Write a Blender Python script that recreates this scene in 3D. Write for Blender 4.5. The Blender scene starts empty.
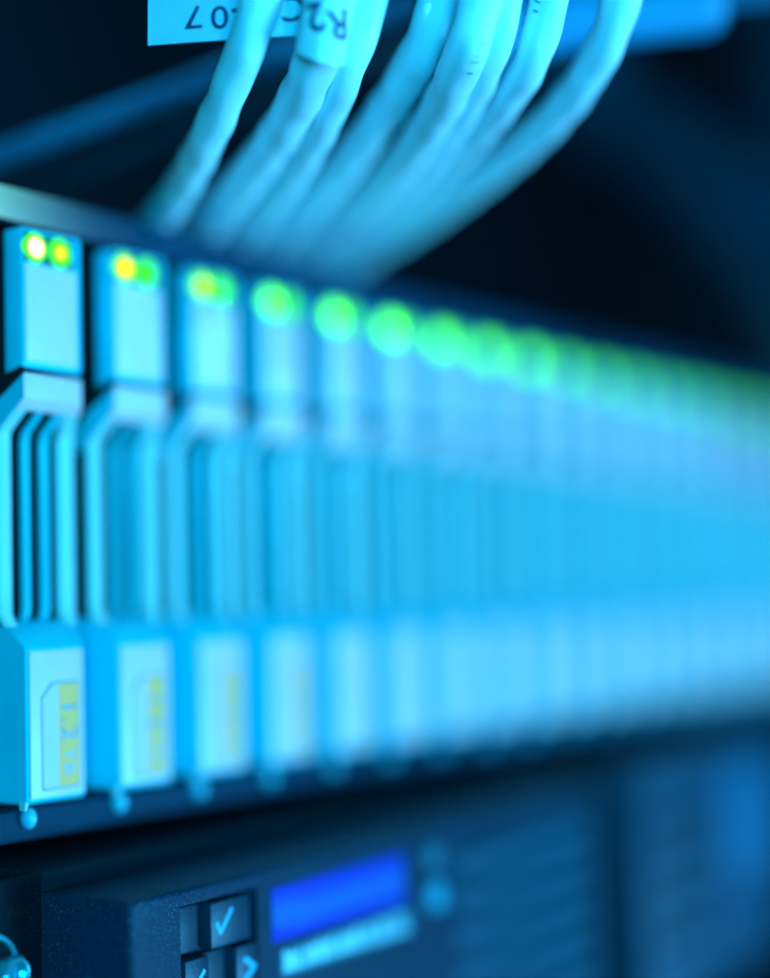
import bpy, bmesh, math, random
from mathutils import Vector, Matrix
random.seed(7)
S = 0.001                      # all dimensions below are millimetres
sc = bpy.context.scene
C = sc.collection

# ------------------------------------------------------------ camera
cam_d = bpy.data.cameras.new('camera'); cam = bpy.data.objects.new('camera', cam_d); C.objects.link(cam)
sc.camera = cam
R_ = Vector((0.54900801, -0.83539284, -0.02662727)); U_ = Vector((-0.0431921, -0.06017161, 0.99725314)); F_ = Vector((0.83470033, 0.54634987, 0.06911707))
m = Matrix((R_, U_, -F_)).transposed().to_4x4()
m.translation = Vector((-156.54, -161.37, 26.487)) * S
cam.matrix_world = m
cam_d.sensor_fit = 'VERTICAL'; cam_d.sensor_height = 36; cam_d.lens = 59.04
cam_d.clip_start = 0.005; cam_d.clip_end = 20
cam_d.dof.use_dof = True; cam_d.dof.focus_distance = 0.2135; cam_d.dof.aperture_fstop = 2.85

# ------------------------------------------------------------ world and lamps
w = bpy.data.worlds.new('World'); sc.world = w; w.use_nodes = True
w.node_tree.nodes['Background'].inputs[0].default_value = (0.0, 0.22, 0.6, 1)
w.node_tree.nodes['Background'].inputs[1].default_value = 0.006
def area(name, loc, target, size, power, col):
    d = bpy.data.lights.new(name, 'AREA'); d.shape = 'DISK'; d.size = size; d.energy = power; d.color = col
    o = bpy.data.objects.new(name, d); C.objects.link(o)
    o.location = Vector(loc) * S
    o.rotation_euler = (Vector(target) - Vector(loc)).to_track_quat('-Z', 'Y').to_euler()
    return o
area('key_lamp', (400, -830, -270), (140, 0, 40), 0.42, 11.0, (0.25, 0.89, 1.60))
area('fill_lamp', (-720, -720, 90), (60, 0, 50), 0.45, 9.0, (0.04, 0.97, 1.62))
cl = area('cable_helper_light', (-260, -640, 430), (50, 8, 92), 0.06, 0.012, (0.12, 0.80, 1.6)); cl.data.spread = math.radians(6)  # narrow beam added only to brighten the lower cable ends
sc.view_settings.view_transform = 'Standard'; sc.view_settings.look = 'None'
sc.view_settings.exposure = 0; sc.view_settings.gamma = 1
sc.render.engine = 'CYCLES'

# ------------------------------------------------------------ materials
def mat(name, col, rough=0.5, metal=0.0, bump=0.0, bscale=900, mottle=0.0, spec=0.5, coat=0.0):
    m = bpy.data.materials.new(name); m.use_nodes = True
    nt = m.node_tree; b = nt.nodes['Principled BSDF']
    b.inputs['Base Color'].default_value = (*col, 1); b.inputs['Roughness'].default_value = rough
    b.inputs['Metallic'].default_value = metal; b.inputs['Specular IOR Level'].default_value = spec
    b.inputs['Coat Weight'].default_value = coat
    b.inputs['Specular Tint'].default_value = (0.35, 0.85, 1.0, 1)
    tc = nt.nodes.new('ShaderNodeTexCoord')
    if bump:
        n = nt.nodes.new('ShaderNodeTexNoise'); n.inputs['Scale'].default_value = bscale; n.inputs['Detail'].default_value = 3
        bp = nt.nodes.new('ShaderNodeBump'); bp.inputs['Strength'].default_value = bump; bp.inputs['Distance'].default_value = 0.0002
        nt.links.new(tc.outputs['Object'], n.inputs['Vector']); nt.links.new(n.outputs['Fac'], bp.inputs['Height'])
        nt.links.new(bp.outputs['Normal'], b.inputs['Normal'])
    if mottle:
        n = nt.nodes.new('ShaderNodeTexNoise'); n.inputs['Scale'].default_value = 160; n.inputs['Detail'].default_value = 6
        r = nt.nodes.new('ShaderNodeMapRange'); r.inputs[1].default_value = 0.3; r.inputs[2].default_value = 0.7
        r.inputs[3].default_value = 1 - mottle; r.inputs[4].default_value = 1 + mottle
        mx = nt.nodes.new('ShaderNodeMix'); mx.data_type = 'RGBA'; mx.blend_type = 'MULTIPLY'; mx.inputs[0].default_value = 1
        mx.inputs[6].default_value = (*col, 1)
        nt.links.new(tc.outputs['Object'], n.inputs['Vector']); nt.links.new(n.outputs['Fac'], r.inputs[0])
        nt.links.new(r.outputs[0], mx.inputs[7]); nt.links.new(mx.outputs[2], b.inputs['Base Color'])
    return m
def speckled(name, col, hi, rough, dens=0.70):
    m = mat(name, col, rough, bump=0.5, bscale=3500, spec=0.18)
    nt = m.node_tree; b = nt.nodes['Principled BSDF']
    tc = nt.nodes.new('ShaderNodeTexCoord')
    n = nt.nodes.new('ShaderNodeTexNoise'); n.inputs['Scale'].default_value = 3200; n.inputs['Detail'].default_value = 1
    n2 = nt.nodes.new('ShaderNodeTexNoise'); n2.inputs['Scale'].default_value = 120; n2.inputs['Detail'].default_value = 5
    r = nt.nodes.new('ShaderNodeMapRange'); r.inputs[1].default_value = dens - 0.03; r.inputs[2].default_value = dens + 0.05
    a = nt.nodes.new('ShaderNodeMath'); a.operation = 'MULTIPLY_ADD'; a.inputs[1].default_value = 0.25; 
    mx = nt.nodes.new('ShaderNodeMix'); mx.data_type = 'RGBA'
    mx.inputs[6].default_value = (*col, 1); mx.inputs[7].default_value = (*hi, 1)
    nt.links.new(tc.outputs['Object'], n.inputs['Vector']); nt.links.new(tc.outputs['Object'], n2.inputs['Vector'])
    nt.links.new(n2.outputs['Fac'], a.inputs[0]); nt.links.new(n.outputs['Fac'], a.inputs[2])
    s = nt.nodes.new('ShaderNodeMath'); s.operation = 'SUBTRACT'; s.inputs[1].default_value = 0.12
    nt.links.new(a.outputs[0], s.inputs[0]); nt.links.new(s.outputs[0], r.inputs[0])
    nt.links.new(r.outputs[0], mx.inputs[0]); nt.links.new(mx.outputs[2], b.inputs['Base Color'])
    return m
def emis(name, col, strength):
    m = bpy.data.materials.new(name); m.use_nodes = True; nt = m.node_tree
    b = nt.nodes['Principled BSDF']; b.inputs['Base Color'].default_value = (0.02, 0.1, 0.05, 1)
    b.inputs['Emission Color'].default_value = (*col, 1); b.inputs['Emission Strength'].default_value = strength
    return m
M = dict(
    panel=mat('pale_plastic', (0.68, 0.56, 0.56), 0.42, mottle=0.03, bump=0.05),
    lever=mat('satin_silver', (0.24, 0.60, 0.60), 0.36, bump=0.05),
    rib=mat('satin_blue_silver', (0.002, 0.46, 0.54), 0.28),
    body=mat('carrier_side', (0.002, 0.55, 0.68), 0.45, mottle=0.05, bump=0.1),
    dark=mat('black_plastic', (0.004, 0.008, 0.010), 0.6),
    shade_black=mat('black_shade', (0.001, 0.002, 0.003), 0.9),  # shade of slots, gaps and openings put into one near-black base
    rail=mat('rail_steel', (0.001, 0.036, 0.072), 0.6, mottle=0.1, spec=0.15),
    pin=mat('clear_light_pipe', (0.06, 0.55, 0.7), 0.15, coat=0.5),
    label=mat('label_paper', (0.62, 0.53, 0.58), 0.5),
    outline=mat('label_outline', (0.02, 0.24, 0.32), 0.5),
    yellow=mat('label_yellow', (0.98, 0.46, 0.12), 0.55),
    yellowpale=mat('label_yellow_pale', (0.82, 0.56, 0.30), 0.55),  # paler yellow for the strips on the farther drives
    ink=mat('label_blue_print', (0.14, 0.42, 0.62), 0.5),
    faint=mat('label_faint_print', (0.62, 0.56, 0.28), 0.5),
    bezel=speckled('bezel_plastic', (0.001, 0.022, 0.048), (0.01, 0.12, 0.16), 0.45, 0.69),
    flange=speckled('flange_paint', (0.001, 0.014, 0.022), (0.01, 0.05, 0.07), 0.6),
    ear=speckled('ear_paint_shaded', (0.001, 0.009, 0.015), (0.01, 0.04, 0.055), 0.65),  # darker copy of the flange paint, with shadow on the ear in it
    window=mat('light_window', (0.001, 0.10, 0.08), 0.4),
    button=mat('button_plastic', (0.001, 0.024, 0.048), 0.45, bump=0.2, bscale=2500),
    pit=mat('button_well', (0.001, 0.018, 0.036), 0.5, bump=0.2, bscale=2500),
    icon=mat('icon_print', (0.02, 0.42, 0.60), 0.4),
    text=mat('bezel_lettering', (0.32, 0.78, 0.8), 0.4),
    knob=mat('knob_plastic', (0.005, 0.30, 0.42), 0.35),
    knobdim=mat('knob_dim', (0.006, 0.14, 0.2), 0.4),
    grille=mat('grille_steel', (0.001, 0.07, 0.12), 0.45),
    module=mat('module_plastic', (0.001, 0.045, 0.085), 0.5),
    modlight=mat('module_light_panel', (0.002, 0.10, 0.19), 0.45),
    nut=mat('nut_metal', (0.06, 0.50, 0.60), 0.25, metal=0.6),
    cable=mat('cable_jacket', (0.46, 0.88, 0.95), 0.42, mottle=0.05, bump=0.25, bscale=500),
    sheath=mat('clear_label_wrap', (0.40, 0.76, 0.80), 0.35, coat=0.2),
    tag=mat('tag_paper', (0.22, 0.58, 0.70), 0.5),
    navy=mat('tag_navy_ink', (0.002, 0.045, 0.11), 0.5),
    mark=mat('jacket_print', (0.02, 0.25, 0.33), 0.5),
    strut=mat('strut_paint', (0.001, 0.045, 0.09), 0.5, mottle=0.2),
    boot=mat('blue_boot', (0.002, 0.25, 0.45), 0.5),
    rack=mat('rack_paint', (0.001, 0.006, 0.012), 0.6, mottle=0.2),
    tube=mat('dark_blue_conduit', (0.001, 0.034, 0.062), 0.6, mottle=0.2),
)

# ------------------------------------------------------------ helpers
def tag(o, label=None, cat=None, group=None, kind=None):
    if label: o['label'] = label
    if cat: o['category'] = cat
    if group: o['group'] = group
    if kind: o['kind'] = kind
    return o
def thing(name, label, cat, loc=(0, 0, 0), group=None):
    o = bpy.data.objects.new(name, None); o.empty_display_size = 0.005; C.objects.link(o)
    o.location = Vector(loc) * S
    return tag(o, label, cat, group)
def build(name, bm, m, parent=None, smooth=False, off=(0, 0, 0)):
    """bm is in millimetres; the mesh is stored in metres"""
    bmesh.ops.transform(bm, matrix=Matrix.Scale(S, 4) @ Matrix.Translation(-Vector(off)), verts=bm.verts)
    bmesh.ops.recalc_face_normals(bm, faces=bm.faces)
    me = bpy.data.meshes.new(name); bm.to_mesh(me); bm.free(); me.materials.append(m)
    if smooth:
        for p in me.polygons: p.use_smooth = True
        me.set_sharp_from_angle(angle=math.radians(40))
    o = bpy.data.objects.new(name, me); C.objects.link(o); o.parent = parent
    if parent is None: o.location = Vector(off) * S
    return o
def box(bm, x0, x1, y0, y1, z0, z1, bev=0, seg=2):
    r = bmesh.ops.create_cube(bm, size=1, matrix=Matrix.Translation(((x0+x1)/2, (y0+y1)/2, (z0+z1)/2)) @ Matrix.Diagonal((x1-x0, y1-y0, z1-z0, 1)))
    if bev:
        es = list({e for v in r['verts'] for e in v.link_edges})
        bmesh.ops.bevel(bm, geom=es, offset=bev, segments=seg, profile=0.5, affect='EDGES')
    return bm
def bx(*a, **k): return box(bmesh.new(), *a, **k)
def rings(bm, loops, cap=True):
    """skin successive loops of points"""
    vs = [[bm.verts.new(p) for p in l] for l in loops]; n = len(vs[0])
    for a, b in zip(vs, vs[1:]):
        for i in range(n): bm.faces.new((a[i], a[(i+1) % n], b[(i+1) % n], b[i]))
    if cap:
        bm.faces.new(vs[0][::-1]); bm.faces.new(vs[-1])
    return bm
def disc_rod(bm, c, axis, r0, r1, h, n=20, rounded=0.0):
    axis = Vector(axis).normalized(); u = axis.orthogonal().normalized(); v = axis.cross(u); c = Vector(c)
    prof = [(0, r0)]
    if rounded:
        for k in range(5):
            a = k/4*math.pi/2*0.95
            prof.append((h-rounded+rounded*math.sin(a), r1-rounded+rounded*math.cos(a)))
    else: prof.append((h, r1))
    return rings(bm, [[c + axis*t + (u*math.cos(q)+v*math.sin(q))*r for q in [2*math.pi*i/n for i in range(n)]] for t, r in prof])
def text_bm(s, size, spacing=1.0, bold=0.0):
    cu = bpy.data.curves.new('t', 'FONT'); cu.body = s; cu.size = size; cu.space_character = spacing; cu.offset = bold
    cu.resolution_u = 4; cu.align_x = 'CENTER'; cu.align_y = 'CENTER'
    o = bpy.data.objects.new('t', cu); C.objects.link(o)
    bpy.context.view_layer.update()
    me = bpy.data.meshes.new_from_object(o.evaluated_get(bpy.context.evaluated_depsgraph_get()))
    bm = bmesh.new(); bm.from_mesh(me)
    bpy.data.objects.remove(o); bpy.data.curves.remove(cu); bpy.data.meshes.remove(me)
    return bm
def extrude(bm, d):
    """give a flat text mesh a thickness along its own z"""
    r = bmesh.ops.extrude_face_region(bm, geom=list(bm.faces))
    bmesh.ops.translate(bm, vec=(0, 0, d), verts=[g for g in r['geom'] if isinstance(g, bmesh.types.BMVert)])
    return bm
def place(bm, o, ex, ey):
    ex = Vector(ex).normalized(); ey = Vector(ey).normalized(); ez = ex.cross(ey)
    m = Matrix((ex, ey, ez)).transposed().to_4x4(); m.translation = Vector(o)
    bmesh.ops.transform(bm, matrix=m, verts=bm.verts); return bm
def copy_tree(o, parent=None):
    c = o.copy(); C.objects.link(c); c.parent = parent
    for ch in list(o.children): copy_tree(ch, c)
    return c

# ============================================================ setting: inside of the rack
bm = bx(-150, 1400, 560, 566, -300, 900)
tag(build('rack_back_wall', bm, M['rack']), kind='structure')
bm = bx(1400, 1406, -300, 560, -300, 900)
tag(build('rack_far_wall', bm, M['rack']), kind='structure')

# ============================================================ drive carriers
PITCH = 18.1
def yprof(z):
    pts = [(0, 0), (21.3, 0), (24.9, 5), (51.3, 5), (55.7, 0), (80, 0)]
    for (a, ya), (b, yb) in zip(pts, pts[1:]):
        if a <= z <= b: return ya + (yb-ya)*(z-a)/(b-a)
    return 0
def xr(y): return 11.2 + 0.74*y
def bar(bm, x0f, x1f, zs, depth, bev=0.35):
    """vertical bar following the bent front profile, x limits as functions of y"""
    loops = []
    for z in zs:
        y = yprof(z); a, b = x0f(y), x1f(y)
        loops.append([(a, y+bev, z), (a+bev, y, z), (b-bev, y, z), (b, y+bev, z), (b, y+depth, z), (a, y+depth, z)])
    return rings(bm, loops)
led_meshes = {}
def make_drive():
    t = thing('drive_carrier', '', 'drive', (0, 0, 0), 'drive carriers in a row in the enclosure')
    # upper block with chamfered rim and raised pale plate
    def side_prism(poly, bev):
        bm = bmesh.new()
        rings(bm, [[(0, y, z) for y, z in poly], [(xr(min(y, 5)), y, z) for y, z in poly]])
        bmesh.ops.bevel(bm, geom=[e for e in bm.edges if min(e.verts[0].co.y, e.verts[1].co.y) < 5.2], offset=bev, segments=3, profile=0.5, affect='EDGES')
        return bm
    build('groove_shade', side_prism([(0.5, 59.2), (0.5, 60.2), (9, 58), (9, 54.4), (5.5, 55.8)], 0.01), M['shade_black'], t)  # near-black filler, the groove's shade put into its colour
    build('upper_block', side_prism([(0, 60.25), (0, 79.7), (3.9, 79.7), (3.9, 58.0)], 0.5), M['body'], t, True)
    bm = bx(0.3, 10.2, -0.18, 0.6, 60.9, 74.5, bev=0.15); build('face_plate', bm, M['panel'], t, True)
    # lever: top plate, rims, ribs
    zt = [53.6, 54.6, 55.3, 55.7, 56.1, 58.9, 59.2]
    bm = bmesh.new()
    zl = [24.2, 26, 30, 36, 44, 50.2, 51.0, 51.6, 52.6, 53.6, 54.8]
    bar(bm, lambda y: 0.0, lambda y: 2.4, zl, 1.3, 0.35)
    bar(bm, lambda y: 11.9 if y > 4 else 8.5+0.68*y, xr, zl, 1.3, 0.5)
    lv = build('release_lever', bm, M['lever'], t, True)
    build('lever_top', side_prism([(0, 55.7), (0, 59.2), (5.3, 55.7), (9, 53.3), (9, 53.0), (5.2, 55.2), (2.5, 54.9), (1.8, 54.1)], 0.15), M['panel'], t, True)
    for x0, x1 in ((4.8, 5.95), (8.4, 9.75)):
        bm = bmesh.new()
        loops = []
        for z, dy, sh in ((23.6, 2.6, .8), (24.2, 1.4, .5), (25.2, .5, .1), (26.5, 0, 0), (50.2, 0, 0), (51.6, 0, 0), (53.2, .1, .05), (54.2, .5, .15), (54.9, 1.0, .3)):
            y = yprof(max(z, 25.0)) + dy; a, b = x0+sh, x1+sh*0.3; c = (b-a)*0.30
            loops.append([(a, y+c, z), (a+c, y, z), (b-c, y, z), (b, y+c, z), (b, y+1.1, z), (a, y+1.1, z)])
        rings(bm, loops); build('rib', bm, M['rib'], t, True)
    poly = [(0.25, 55.7), (0.25, 58.9), (5.3, 55.6), (9, 53.2), (9, 49.5), (5.3, 51.3)]
    bm = rings(bmesh.new(), [[(-0.04, y, z) for y, z in poly], [(0.7, y, z) for y, z in poly]]); build('lever_side_shade', bm, M['body'], t)  # bluer cover, weaker light on the lever's side put into its colour
    # near-black backing puts the slots' shade into colour; dark well behind it
    poly = [(2.6, 54.8), (6.7, 51.2), (6.7, 25.2), (10.4, 25.2), (10.4, 53), (5.2, 55.0)]
    bm = rings(bmesh.new(), [[(0.9, y, z) for y, z in poly], [(min(14.2, 10.9+0.74*min(y, 5)), y, z) for y, z in poly]]); build('slot_shade', bm, M['shade_black'], t)
    bm = bx(0.6, 14.0, 10.5, 30, 22, 57); build('slot_well', bm, M['dark'], t)
    bm = bx(0.25, 11.0, 3.95, 40, 58.4, 79.4); box(bm, 0.25, 11.6, 12, 40, 1.0, 58.3); build('carrier_body', bm, M['dark'], t)
    # lower block with sloping top
    bm = bmesh.new(); loops = []
    for z, y, i in ((0, 0.5, .5), (0.5, 0, 0), (20.9, 0, 0), (21.4, 0.25, 0), (24.9, 5, 0), (25.0, 5.6, 0)):
        a, b, c = 0+i, (xr(y)-i), 0.45
        loops.append([(a, y+c, z), (a+c, y, z), (b-c, y, z), (b, y+c, z), (15, 6.2, z), (15, 14, z), (a, 14, z)])
    rings(bm, loops); build('lower_block', bm, M['body'], t, True)
    bm = bx(0.3, 10.5, -0.16, 0.5, 0.8, 20.8, bev=0.15); build('lower_face_plate', bm, M['panel'], t, True)
    # side grip of the lever going back (between seam and front)
    # label
    def lab(inset, y):
        a0, a1, z0, z1, k = 2.3+inset, 9.75-inset, 1.7+inset, 16.4-inset, 2.0
        return [(a0, y, z0+0.3), (a0+0.3, y, z0), (a1, y, z0), (a1, y, z1), (a0+k, y, z1), (a0, y, z1-k)]
    bm = bmesh.new(); rings(bm, [lab(0, -0.17), lab(0, -0.20)]); lb = build('capacity_label', bm, M['outline'], t)
    bm = bmesh.new(); rings(bm, [lab(0.22, -0.18), lab(0.22, -0.225)]); build('label_face', bm, M['label'], lb)
    bm = bx(5.5, 9.5, -0.25, -0.19, 1.95, 16.15); build('yellow_strip', bm, M['yellow'], lb)
    for tx, sz, zc in (('1.2', 4.2, 11.0), ('TB', 3.0, 5.3)):
        bm = place(extrude(text_bm(tx, sz, 1.15, 0.05 if tx == '1.2' else 0.0), 0.008), (7.4, -0.252, zc), (0, 0, -1), (1, 0, 0)); build('printed_text', bm, M['ink'], lb)
    bm = place(extrude(text_bm('10K', 1.5, 1.1), 0.02), (4.1, -0.235, 8.6), (0, 0, -1), (1, 0, 0)); build('printed_text', bm, M['faint'], lb)
    # indicators
    build('light_window', bx(0.25, 9.9, -0.1, 0.5, 74.8, 79.1, bev=0.1), M['window'], t)
    for k, x in enumerate((2.25, 7.05)):
        bm = bmesh.new(); disc_rod(bm, (x, 0.3, 76.9), (0, -1, 0), 2.25, 2.25, 0.6, 24, 0.35)
        build('indicator_light', bm, M['panel'], t, True)
    # little latch hook below the left corner, side screw recess
    bm = bmesh.new()
    rings(bm, [[(0.0, 0.6, 0.6), (0.7, 0.6, 0.6), (0.7, 2, 0.6), (0.0, 2, 0.6)], [(-.3, 0.5, -.7), (0.1, 0.5, -.7), (0.1, 1.4, -.7), (-.3, 1.4, -.7)]])
    build('latch_hook', bm, M['lever'], t)
    bm = bmesh.new(); disc_rod(bm, (0.06, 8.6, 7.2), (-1, 0, 0), 0.9, 0.8, 0.16, 14)
    disc_rod(bm, (0.06, 8.4, 4.4), (-1, 0, 0), 0.7, 0.6, 0.16, 14); build('side_stud', bm, M['outline'], t)
    return t
ORD = ['first', 'second', 'third', 'fourth', 'fifth', 'sixth', 'seventh', 'eighth', 'ninth', 'tenth', 'eleventh', 'twelfth', 'thirteenth', 'fourteenth',
       'fifteenth', 'sixteenth', 'seventeenth', 'eighteenth', 'nineteenth', 'twentieth']
proto = make_drive()
drives = [proto] + [copy_tree(proto) for _ in range(19)]
# emission of the left and right lamp of every drive
LS = [4.0, 2.2, 2.6, 4.0, 5.0, 6.0, 5.0, 5.0, 4.5, 3.2, 3, 2.6, 2.4, 2.2, 2, 2, 2, 2, 2, 2]
RS = [1.3, 1.6, 1.8, 1.8, 2.0, 2.4, 2.4, 2.6, 2.4, 1.6, 1.5, 1.4, 1.2, 1.2, 1, 1, 1, 1, 1, 1]
for i, d in enumerate(drives):
    d.location = Vector((i*PITCH, random.uniform(-.25, .25) if i else 0, 0)) * S
    if i: d.rotation_euler.z = math.radians(random.uniform(-.5, .5))
    if i == 0: lab = 'leftmost silver drive carrier, in sharpest focus with readable yellow capacity label and black slots'
    elif i == 1: lab = 'second drive carrier from the left, yellow-cored green lamp on top, slightly blurred label'
    elif i == 2: lab = 'third drive carrier from the left with a lime lamp beside a green one, blurred'
    else: lab = ORD[i] + ' drive carrier from the left, ' + ('blurred under its green glow' if i < 9 else 'fully blurred at the right')
    d['label'] = lab
    leds = sorted([c for c in d.children if c.name.startswith('indicator_light')], key=lambda o: sum(v.co.x for v in o.data.vertices))
    core_l = (1.0, 0.95, 0.30) if i == 0 else (1.0, 0.72, 0.0) if i == 1 else (0.40, 1.0, 0.0) if i == 2 else (0.10, 1.0, 0.0)
    core_r = (0.9, 0.75, 0.0) if i == 0 else (0.02, 1.0, 0.02)
    for o, st, col in ((leds[0], LS[i], core_l), (leds[1], RS[i], core_r)):
        # a hot die in the middle of a green frosted lens
        mm = emis('led_green', col, 1); nt = mm.node_tree; b = nt.nodes['Principled BSDF']
        tc = nt.nodes.new('ShaderNodeTexCoord'); vm = nt.nodes.new('ShaderNodeVectorMath'); vm.operation = 'DISTANCE'
        cx = (2.25 if o is leds[0] else 7.05)
        vm.inputs[1].default_value = (cx*S, -0.0003, 0.0769)
        mr = nt.nodes.new('ShaderNodeMapRange'); mr.interpolation_type = 'SMOOTHSTEP'
        mr.inputs[1].default_value = 0.0006; mr.inputs[2].default_value = 0.0017 if o is leds[0] else 0.0012
        mr.inputs[3].default_value = 0; mr.inputs[4].default_value = 1
        mx = nt.nodes.new('ShaderNodeMix'); mx.data_type = 'RGBA'
        e = (1.2, 1.3, 1.6)[i] if i < 3 else 0.8*st
        mx.inputs[6].default_value = (col[0]*st*1.4, col[1]*st*1.4, col[2]*st*1.4, 1); mx.inputs[7].default_value = (0.06*e, 1.0*e, 0.01*e, 1)
        b.inputs['Base Color'].default_value = (0.01, 0.12, 0.01, 1); b.inputs['Specular IOR Level'].default_value = 0.2
        nt.links.new(tc.outputs['Object'], vm.inputs[0]); nt.links.new(vm.outputs['Value'], mr.inputs[0])
        nt.links.new(mr.outputs[0], mx.inputs[0]); nt.links.new(mx.outputs[2], b.inputs['Emission Color'])
        o.material_slots[0].link = 'OBJECT'; o.material_slots[0].material = mm
    if i > 3:
        for o in d.children_recursive:
            if o.name.startswith('yellow_strip'): o.material_slots[0].link = 'OBJECT'; o.material_slots[0].material = M['yellowpale']

# ============================================================ enclosure of the drives
enc = thing('drive_enclosure', 'dark steel enclosure whose rails run above and below the row of drive carriers', 'enclosure', (0, 0, 0))
XE = 20*PITCH
build('top_rail', bx(-40, XE, 4, 9, 81.0, 86.3, bev=0.5), M['rail'], enc, True)
build('bottom_rail', bx(-40, XE, 3.4, 10, -5.3, -0.9, bev=0.6), M['rail'], enc, True)
build('cover', bx(-40, XE, 9, 420, 81.0, 82.2), M['dark'], enc)
build('floor_plate', bx(-40, XE, 10, 420, -5.4, -4.4), M['dark'], enc)
build('backplane', bx(-40, XE, 41, 43, -4.4, 81.0), M['shade_black'], enc)
for i in range(20):
    bm = bmesh.new(); bmesh.ops.create_uvsphere(bm, u_segments=14, v_segments=10, radius=1, matrix=Matrix.Translation((i*PITCH+2.35, 2.5, -2.1)) @ Matrix.Diagonal((0.95, 1.3, 1.5, 1)))
    build('guide_pin', bm, M['pin'], enc, True)
build('rack_ear', bx(-40, -13, 6, 8, -5, 86), M['dark'], enc)
# added emissive strip: a glow painted on the rail, fading from its left end
gm = emis('rail_glow', (0.22, 0.95, 0.80), 1); nt = gm.node_tree; b = nt.nodes['Principled BSDF']; b.inputs['Base Color'].default_value = (0.001, 0.036, 0.072, 1)
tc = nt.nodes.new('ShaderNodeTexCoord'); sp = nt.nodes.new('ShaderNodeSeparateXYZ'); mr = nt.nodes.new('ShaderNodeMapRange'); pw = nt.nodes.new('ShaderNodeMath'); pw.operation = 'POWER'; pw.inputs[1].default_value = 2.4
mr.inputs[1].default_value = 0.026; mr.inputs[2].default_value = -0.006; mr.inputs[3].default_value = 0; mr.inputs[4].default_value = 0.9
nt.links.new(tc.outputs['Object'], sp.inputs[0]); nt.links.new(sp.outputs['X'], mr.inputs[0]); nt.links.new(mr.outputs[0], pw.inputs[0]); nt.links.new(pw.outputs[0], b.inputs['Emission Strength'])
build('rail_glow', bx(-12, 27, 3.5, 4.5, 81.4, 86.0, bev=0.3), gm, enc, True)

# ============================================================ lower server
srv = thing('lower_server', 'dark blue rack server below the drives with a lit display and navigation buttons', 'server', (0, 0, 0))
YF = -19.0
build('rack_ear', bx(-60, -1.05, -3.3, -1, -62, -8.5, bev=0.4), M['ear'], srv, True)
build('flange', bx(-1, 345, -3.3, 30, -62, -8.5, bev=0.05), M['flange'], srv, True)
# the front skin round the button well, so the well is really sunk
bm = bmesh.new()
box(bm, -1.0, 8.6, YF, -3.3, -62, -11.1)
box(bm, 8.6, 25.2, YF, -3.3, -13.4, -11.1); box(bm, 8.6, 25.2, YF, -3.3, -62, -33.5)
box(bm, 25.2, 79.5, YF, -3.3, -62, -11.1); box(bm, 79.5, 133, YF, -3.3, -15.0, -11.1); box(bm, 79.5, 133, YF, -3.3, -62, -56)
bmesh.ops.bevel(bm, geom=[e for e in bm.edges if all(abs(v.co.y-YF) < .01 and abs(v.co.z+11.1) < .01 for v in e.verts) or all(abs(v.co.y-YF) < .01 and abs(v.co.x+1) < .01 for v in e.verts)], offset=0.85, segments=4, affect='EDGES', profile=0.5)
build('bezel_front', bm, M['bezel'], srv, True)
build('button_well', bx(8.6, 25.2, YF+3.2, -4, -33.5, -13.4), M['pit'], srv)
def rbox(x0, x1, z0, z1, y0=YF, d=3.4): return bx(x0, x1, y0, y0+d, z0, z1, bev=0.25, seg=2)
up = build('button', rbox(15.0, 23.6, -20.2, -14.05), M['button'], srv, True)
lf = build('button', rbox(9.5, 14.4, -27.5, -20.75), M['button'], srv, True)
rt = build('button', rbox(20.4, 25.0, -27.5, -21.0), M['button'], srv, True)
build('button', rbox(14.9, 23.6, -33.4, -28.0), M['button'], srv, True)
build('button', rbox(14.55, 20.1, -27.4, -20.9, YF+1.7, 1.6), M['pit'], srv, True)
build('button', rbox(9.2, 14.3, -20.3, -14.0, YF+1.7, 1.6), M['pit'], srv, True)
def stroke(bm, pts, wd, y, d=0.06):
    for (x0, z0), (x1, z1) in zip(pts, pts[1:]):
        y -= 0.012
        v = Vector((x1-x0, 0, z1-z0)); n = Vector((-v.z, 0, v.x)).normalized()*wd/2; e = v.normalized()*wd*0.35
        a = Vector((x0, y, z0))-e; b = Vector((x1, y, z1))+e
        rings(bm, [[a+n, b+n, b-n, a-n], [q+Vector((0, -d, 0)) for q in (a+n, b+n, b-n, a-n)]])
    return bm
build('check_icon', stroke(bmesh.new(), [(16.2, -17.0), (16.9, -18.3), (19.3, -15.5)], 0.62, YF+0.01), M['icon'], up)
build('arrow_icon', stroke(bmesh.new(), [(22.2, -22.9), (24.2, -24.2), (22.2, -25.6)], 0.75, YF+0.01), M['icon'], rt)
build('arrow_icon', stroke(bmesh.new(), [(13.3, -22.7), (11.6, -24.3), (13.3, -25.8)], 0.6, YF+0.01), M['icon'], lf)
# display
dm = emis('display_blue', (0.0, 0.09, 1.0), 1.0); nt = dm.node_tree; b = nt.nodes['Principled BSDF']
tc = nt.nodes.new('ShaderNodeTexCoord'); sp = nt.nodes.new('ShaderNodeSeparateXYZ'); nt.links.new(tc.outputs['Object'], sp.inputs[0])
rp = nt.nodes.new('ShaderNodeValToRGB'); mr = nt.nodes.new('ShaderNodeMapRange')
mr.inputs[1].default_value = -0.0225; mr.inputs[2].default_value = -0.0142
ns = nt.nodes.new('ShaderNodeTexNoise'); ns.inputs['Scale'].default_value = 90; nt.links.new(tc.outputs['Object'], ns.inputs['Vector'])
ad = nt.nodes.new('ShaderNodeMath'); ad.operation = 'MULTIPLY_ADD'; ad.inputs[1].default_value = 0.3
nt.links.new(ns.outputs['Fac'], ad.inputs[0]); nt.links.new(sp.outputs['Z'], mr.inputs[0]); nt.links.new(mr.outputs[0], ad.inputs[2]); nt.links.new(ad.outputs[0], rp.inputs[0])
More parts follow.
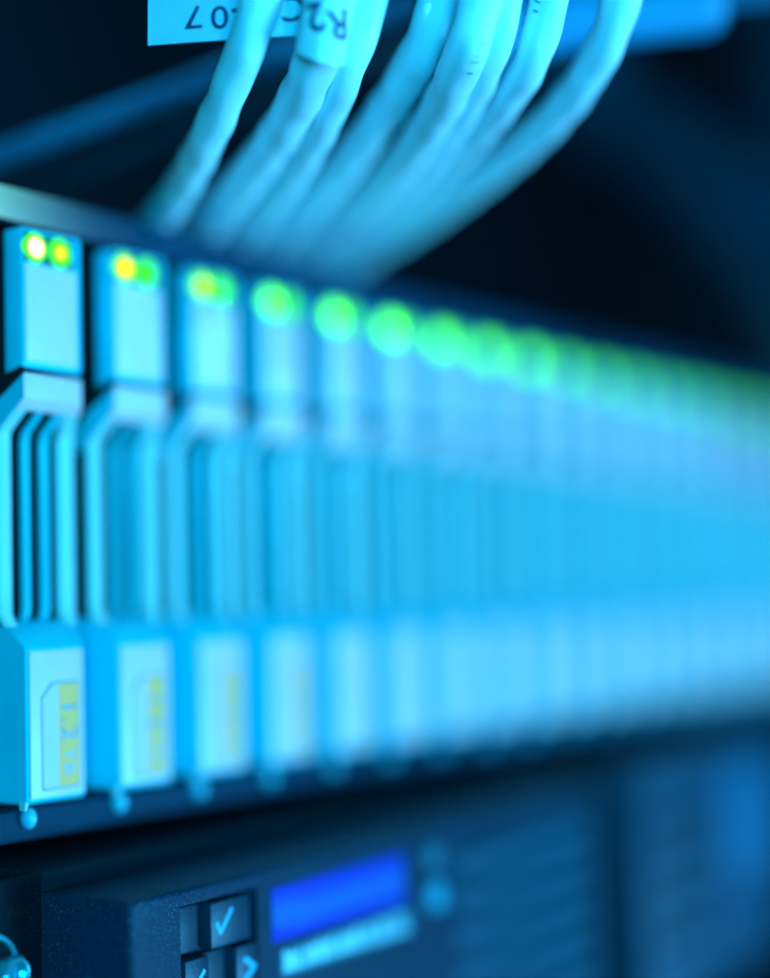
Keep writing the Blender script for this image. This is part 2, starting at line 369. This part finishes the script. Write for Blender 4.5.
b.inputs['Base Color'].default_value = (0, .005, .02, 1); b.inputs['Specular IOR Level'].default_value = 0.15
rp.color_ramp.elements[0].position = 0.1; rp.color_ramp.elements[0].color = (0.0, 0.10, 1, 1)
rp.color_ramp.elements[1].position = 1.0; rp.color_ramp.elements[1].color = (0.0, 0.04, 1, 1)
for p, c in ((0.32, (0, 0.015, 1, 1)), (0.5, (0, 0.12, 1, 1)), (0.75, (0, 0.14, 1, 1))):
    if p < 1: e = rp.color_ramp.elements.new(p); e.color = c
nt.links.new(rp.outputs[0], b.inputs['Emission Color'])
build('display', bx(28.6, 63.0, YF-0.25, YF+0.3, -21.9, -14.4, bev=0.1), dm, srv)
# lettering strip: blurred beyond reading in the photo, small strokes of uneven height
bm = bmesh.new(); x = 31.2
while x < 64.2:
    wd = random.uniform(1.3, 2.2); zc = -25.3; h = random.choice((1.1, 1.1, 1.6))
    k = random.random()
    stroke(bm, [(x+.2, zc-1.1), (x+.2, zc+h)], 0.5, YF-0.01)
    if k < .5: stroke(bm, [(x+.2, zc-1.0), (x+wd*.6, zc-1.0)], 0.45, YF-0.005)
    if k > .3: stroke(bm, [(x+wd*.62, zc-1.1), (x+wd*.62, zc+1.0)], 0.5, YF-0.01)
    if k > .6: stroke(bm, [(x+.2, zc+.9), (x+wd*.6, zc+.9)], 0.4, YF-0.005)
    x += wd
build('lettering', bm, M['text'], srv)
build('lettering_halo', bx(30.4, 65.4, YF-0.02, YF+0.5, -27.2, -23.3), mat('halo_blue', (0.002, 0.13, 0.2), 0.4), srv)  # soft halo round the lettering painted as a flat blue strip
bm = bmesh.new(); disc_rod(bm, (72.0, YF+0.1, -22.3), (0, -1, 0), 2.5, 2.4, 1.4, 28, 0.5); build('round_button', bm, M['knob'], srv, True)
bm = bmesh.new(); disc_rod(bm, (71.6, YF+0.1, -15.9), (0, -1, 0), 2.2, 2.1, 1.2, 28, 0.5); build('round_button', bm, M['knobdim'], srv, True)
# grille
for k in range(7):
    build('grille_bar', bx(79.5, 133, YF+0.6, YF+2.0, -20.9-6.1*k, -18.0-6.1*k, bev=0.2, seg=1), M['grille'], srv)
me0 = None
for k in range(17):
    o = build('grille_upright', bx(81.0+3.15*k, 81.6+3.15*k, YF+1.0, YF+2.2, -56, -15), M['grille'], srv)
build('grille_back', bx(79.5, 133, -11, -9, -56, -15), M['shade_black'], srv)
# second module to the right of the dark gap
build('gap_panel', bx(132.9, 157, -9, -3.3, -62, -11.1), M['shade_black'], srv)
build('module', bx(157, 236, YF, -3.3, -62, -11.1, bev=0.8), M['module'], srv, True)
for z in (-22, -31, -40, -49):
    build('module_slot', bx(160, 192, YF-0.6, YF+0.5, z-1.6, z+1.6, bev=0.2), M['shade_black'], srv)
build('module_cover', bx(197, 230, YF-2.4, YF+0.4, -40, -13, bev=0.6), M['modlight'], srv, True)
# nut and black disc for the opening in the flange
def ringpts(r, y, n=36):
    out = []
    for i in range(n):
        q = 2*math.pi*i/n
        if r == 'hex':
            a = (q-.15) % (math.pi/3) - math.pi/6; rr = min(2.15/math.cos(a), 2.4)
        else: rr = r
        out.append((-7.1+rr*math.cos(q), y, -20.4+rr*math.sin(q)))
    return out
rings(bmn := bmesh.new(), [ringpts('hex', -3.2), ringpts('hex', -4.9), ringpts(2.0, -5.2), ringpts(1.75, -5.2), ringpts(1.45, -5.0),
           ringpts(1.6, -4.75), ringpts(1.35, -4.5), ringpts(1.55, -4.25), ringpts(1.3, -4.0), ringpts(1.5, -3.75), ringpts(1.25, -3.5)])
build('cage_nut', bmn, M['nut'], srv, True)
bm = bmesh.new()
rings(bm, [[(-10.6+r*math.cos(q), y, -20.0+r*math.sin(q)) for q in [2*math.pi*i/32 for i in range(32)]] for r, y in ((5.2, -3.2), (5.1, -3.75), (4.6, -3.75), (4.5, -3.2))], cap=False)
build('hole_rim', bm, M['nut'], srv, True)
bm = bmesh.new(); disc_rod(bm, (-10.6, -3.25, -20.0), (0, -1, 0), 4.5, 4.5, 0.1, 32); build('ear_hole', bm, M['shade_black'], srv)

# ============================================================ cables
CP = Vector((-156.54, -161.37, 26.487))
def W(px, py, z):            # a point of the room given by its bearing from the camera's survey and its distance
    return CP + (R_*((px-385)/1604) + U_*(-(py-489)/1604) + F_) * z
def spline(pts, n=14):
    out = []; P = [pts[0]*2-pts[1]] + pts + [pts[-1]*2-pts[-2]]
    for i in range(1, len(P)-2):
        for k in range(n):
            t = k/n; a, b, c, d = P[i-1:i+3]
            out.append(0.5*((2*b)+(c-a)*t+(2*a-5*b+4*c-d)*t*t+(3*b-a-3*c+d)*t**3))
    return out + [P[-2]]
def tube(bm, pts, r, n=20, lump=0.0, seed=0):
    u = (pts[1]-pts[0]).orthogonal().normalized(); loops = []; L = 0
    for i, p in enumerate(pts):
        t = (pts[min(i+1, len(pts)-1)]-pts[max(i-1, 0)]).normalized()
        u = (u - t*u.dot(t)).normalized(); v = t.cross(u)
        if i: L += (p-pts[i-1]).length
        rr = r if not callable(r) else r(i/(len(pts)-1))
        loops.append([p + (u*math.cos(q)+v*math.sin(q))*rr*(1+lump*math.sin(2*q+L*0.55+seed)+lump*0.5*math.sin(L*0.9+seed*2)) for q in [2*math.pi*k/n for k in range(n)]])
    return rings(bm, loops)
cab = [
 ('leftmost white network cable, passing in front of the tag', [(285, -70, 203), (262, 0, 205), (241, 60, 210), (209, 135, 224), (180, 190, 245), (150, 232, 264), (128, 262, 280)], 2.6),
 ('white network cable wrapped by the tag with black lettering', [(352, -70, 204), (335, -5, 205), (318, 55, 208), (288, 120, 224), (245, 180, 248), (203, 232, 274), (180, 262, 288)], 3.0),
 ('white network cable just right of the lettered wrap, with kinked edge', [(385, -70, 208), (369, 0, 209), (350, 60, 212), (322, 125, 226), (285, 185, 250), (240, 240, 280), (215, 268, 296)], 2.5),
 ('fourth white network cable from the left, slanting across the black gap', [(462, -70, 212), (441, 0, 214), (416, 60, 221), (372, 130, 240), (322, 190, 264), (275, 240, 290), (250, 268, 304)], 2.95),
 ('fifth white network cable from the left with small printed marks', [(492, -70, 205), (481, 0, 207), (463, 60, 212), (430, 125, 232), (380, 185, 262), (320, 235, 296), (285, 268, 312)], 2.85),
 ('thin white network cable lying against the printed one on its right', [(515, -70, 208), (506, 0, 210), (492, 55, 216), (462, 115, 234), (415, 175, 262), (350, 230, 298), (305, 272, 322)], 2.2),
 ('white network cable second from the right with dark gap at its left', [(562, -70, 210), (549, 0, 213), (531, 60, 219), (497, 110, 234), (445, 165, 262), (385, 215, 292), (318, 272, 325)], 2.6),
 ('rightmost white network cable, curving out around all the others', [(630, -70, 216), (621, 0, 220), (598, 58, 228), (556, 115, 244), (498, 165, 266), (430, 212, 290), (368, 250, 308), (322, 285, 322)], 2.75),
]
roots = []
for i, (lab, pts, r) in enumerate(cab):
    P = [W(*p) for p in pts]
    end = P[-1]
    P.append(Vector((end.x+3, max(end.y+10, 30), 85.0)))
    P.append(Vector((end.x+6, end.y+90, 85.2)))
    root = thing('network_cable', lab, 'cable', P[0], 'white network cables hanging in a bundle')
    sp_ = spline(P)
    o = build('jacket', tube(bmesh.new(), sp_, r, 24, 0.035, i*1.7), M['cable'], root, True, off=P[0])
    roots.append((root, P[0], sp_, r))
# wrap and flag on the second cable
root, o0, _, _ = roots[1]
A = W(339, -60, 203.6); B = W(319.5, 57, 206.2); ax = (B-A).normalized()
toward = (CP-(A+B)/2); toward = (toward-ax*toward.dot(ax)).normalized(); tang = ax.cross(toward).normalized()   # tang: to one side
if tang.dot(R_) < 0: tang = -tang
RW = 3.3
bm = bmesh.new()
n = 32
def wrapring(c, r, skew=0.0): return [c + (toward*math.cos(q)+tang*math.sin(q))*r + ax*skew*math.cos(q-.4) for q in [2*math.pi*k/n for k in range(n)]]
rings(bm, [wrapring(A, RW), wrapring(A*.5+B*.5, RW), wrapring(B, RW, .9), wrapring(B+ax*.05, RW-.25, .9), wrapring(B, RW-.35, .9)], cap=False)
wr = build('label_wrap', bm, M['sheath'], root, True, off=o0)
def wrap_text(s, size, ang, along, rot):
    bm = extrude(text_bm(s, size, 1, 0.10), 0.04)
    mid = (A+B)/2
    bmesh.ops.subdivide_edges(bm, edges=list(bm.edges), cuts=1)
    for v in bm.verts:
        x, y = v.co.x, v.co.y
        x, y = x*math.cos(rot)-y*math.sin(rot), x*math.sin(rot)+y*math.cos(rot)
        # reading direction runs towards the image's left (text hangs upside down)
        th = ang - x/RW; rr = RW+0.03+v.co.z
        v.co = mid + (toward*math.cos(th)+tang*math.sin(th))*rr + ax*(along+y)
    return bm
build('printed_letter', wrap_text('R', 5.2, 0.56, 3.0, 0.3), M['navy'], wr, off=o0)
build('printed_letter', wrap_text('2', 5.2, -0.42, 2.6, 0.35), M['navy'], wr, off=o0)
# flag: a card lying behind the first cable
T0 = W(148, 45.5, 211.5); T1 = W(302, 35.5, 208.0); T2 = W(149.5, -70, 211.0); T3 = W(312, -75, 207.5)
nrm = (T1-T0).cross(T2-T0).normalized()
if nrm.dot(CP-T0) < 0: nrm = -nrm
bm = bmesh.new(); loops = []
NX = 10
for k in range(NX+1):
    t = k/NX; bow = nrm*(0.25*math.sin(t*math.pi))
    a = T0.lerp(T1, t)+bow + (U_*0.35*0 if 1 else 0); b_ = T2.lerp(T3, t)+bow
    loops.append([a+nrm*.12, b_+nrm*.12, b_-nrm*.12, a-nrm*.12])
rings(bm, loops); fl = build('flag_tag', bm, M['tag'], root, True, off=o0)
exr = (T0-T1).normalized(); eyr = -(T2-T0).normalized(); eyr = (eyr-exr*eyr.dot(exr)).normalized()
def flat_text(s, size, px, py, wx=1.0):
    t = (px-148)/154; zz = 211.5+(208-211.5)*t
    base = W(px, py, zz) + nrm*(0.30+0.25*math.sin(t*math.pi))
    bm = extrude(text_bm(s, size, 1.0, 0.03), 0.03)
    bmesh.ops.scale(bm, vec=(wx, 1, 1), verts=bm.verts)
    return place(bm, base, exr, eyr)
build('printed_letter', flat_text('7', 4.2, 195, 17, 1.25), M['navy'], fl, off=o0)
build('printed_letter', flat_text('0', 4.2, 221, 17, 1.25), M['navy'], fl, off=o0)
build('printed_letter', flat_text('-', 4.2, 238, 14, 1.3), M['navy'], fl, off=o0)
build('printed_letter', flat_text('C', 4.6, 294, 8, 1.1), M['navy'], fl, off=o0)
# printed marks on the jackets
def marks(i, ts, side):
    root, o0, sp_, r = roots[i]
    for t, ln in ts:
        k = int(t*(len(sp_)-1)); p = sp_[k]; d = (sp_[k+1]-sp_[k]).normalized()
        tw = (CP-p); tw = (tw-d*tw.dot(d)).normalized(); tg = d.cross(tw).normalized()
        if tg.dot(R_) < 0: tg = -tg
        c = p + (tw*math.cos(side)+tg*math.sin(side))*(r*1.02); n2 = (tw*math.cos(side)+tg*math.sin(side))
        bm = bmesh.new(); e1 = n2.cross(d).normalized()
        rings(bm, [[c-e1*ln-d*.09, c+e1*ln-d*.09, c+e1*ln+d*.09, c-e1*ln+d*.09], [q+n2*.08 for q in (c-e1*ln-d*.09, c+e1*ln-d*.09, c+e1*ln+d*.09, c-e1*ln+d*.09)]])
        build('printed_mark', bm, M['mark'], root, off=o0)
marks(4, [(.105, .25), (.13, .4), (.165, .12), (.20, .45), (.215, .3), (.23, .5), (.245, .4)], 0.55)
marks(2, [(.14, .25), (.155, .3), (.17, .25), (.185, .3)], 0.35)
marks(6, [(.13, .5), (.145, .4)], -0.55)

# ============================================================ things in the dark behind
def beam(name, lab, cat, a, b, wd, th, m, bev=0.6):
    a, b = Vector(a), Vector(b); d = (b-a); L = d.length; d.normalize()
    tw = (CP-a); tw = (tw-d*tw.dot(d)).normalized(); s = d.cross(tw).normalized()
    bm = bx(0, L, -wd/2, wd/2, -th/2, th/2, bev=bev)
    mm = Matrix((d, s, tw)).transposed().to_4x4(); mm.translation = a
    bmesh.ops.transform(bm, matrix=mm, verts=bm.verts)
    return tag(build(name, bm, m, None, True, off=a), lab, cat)
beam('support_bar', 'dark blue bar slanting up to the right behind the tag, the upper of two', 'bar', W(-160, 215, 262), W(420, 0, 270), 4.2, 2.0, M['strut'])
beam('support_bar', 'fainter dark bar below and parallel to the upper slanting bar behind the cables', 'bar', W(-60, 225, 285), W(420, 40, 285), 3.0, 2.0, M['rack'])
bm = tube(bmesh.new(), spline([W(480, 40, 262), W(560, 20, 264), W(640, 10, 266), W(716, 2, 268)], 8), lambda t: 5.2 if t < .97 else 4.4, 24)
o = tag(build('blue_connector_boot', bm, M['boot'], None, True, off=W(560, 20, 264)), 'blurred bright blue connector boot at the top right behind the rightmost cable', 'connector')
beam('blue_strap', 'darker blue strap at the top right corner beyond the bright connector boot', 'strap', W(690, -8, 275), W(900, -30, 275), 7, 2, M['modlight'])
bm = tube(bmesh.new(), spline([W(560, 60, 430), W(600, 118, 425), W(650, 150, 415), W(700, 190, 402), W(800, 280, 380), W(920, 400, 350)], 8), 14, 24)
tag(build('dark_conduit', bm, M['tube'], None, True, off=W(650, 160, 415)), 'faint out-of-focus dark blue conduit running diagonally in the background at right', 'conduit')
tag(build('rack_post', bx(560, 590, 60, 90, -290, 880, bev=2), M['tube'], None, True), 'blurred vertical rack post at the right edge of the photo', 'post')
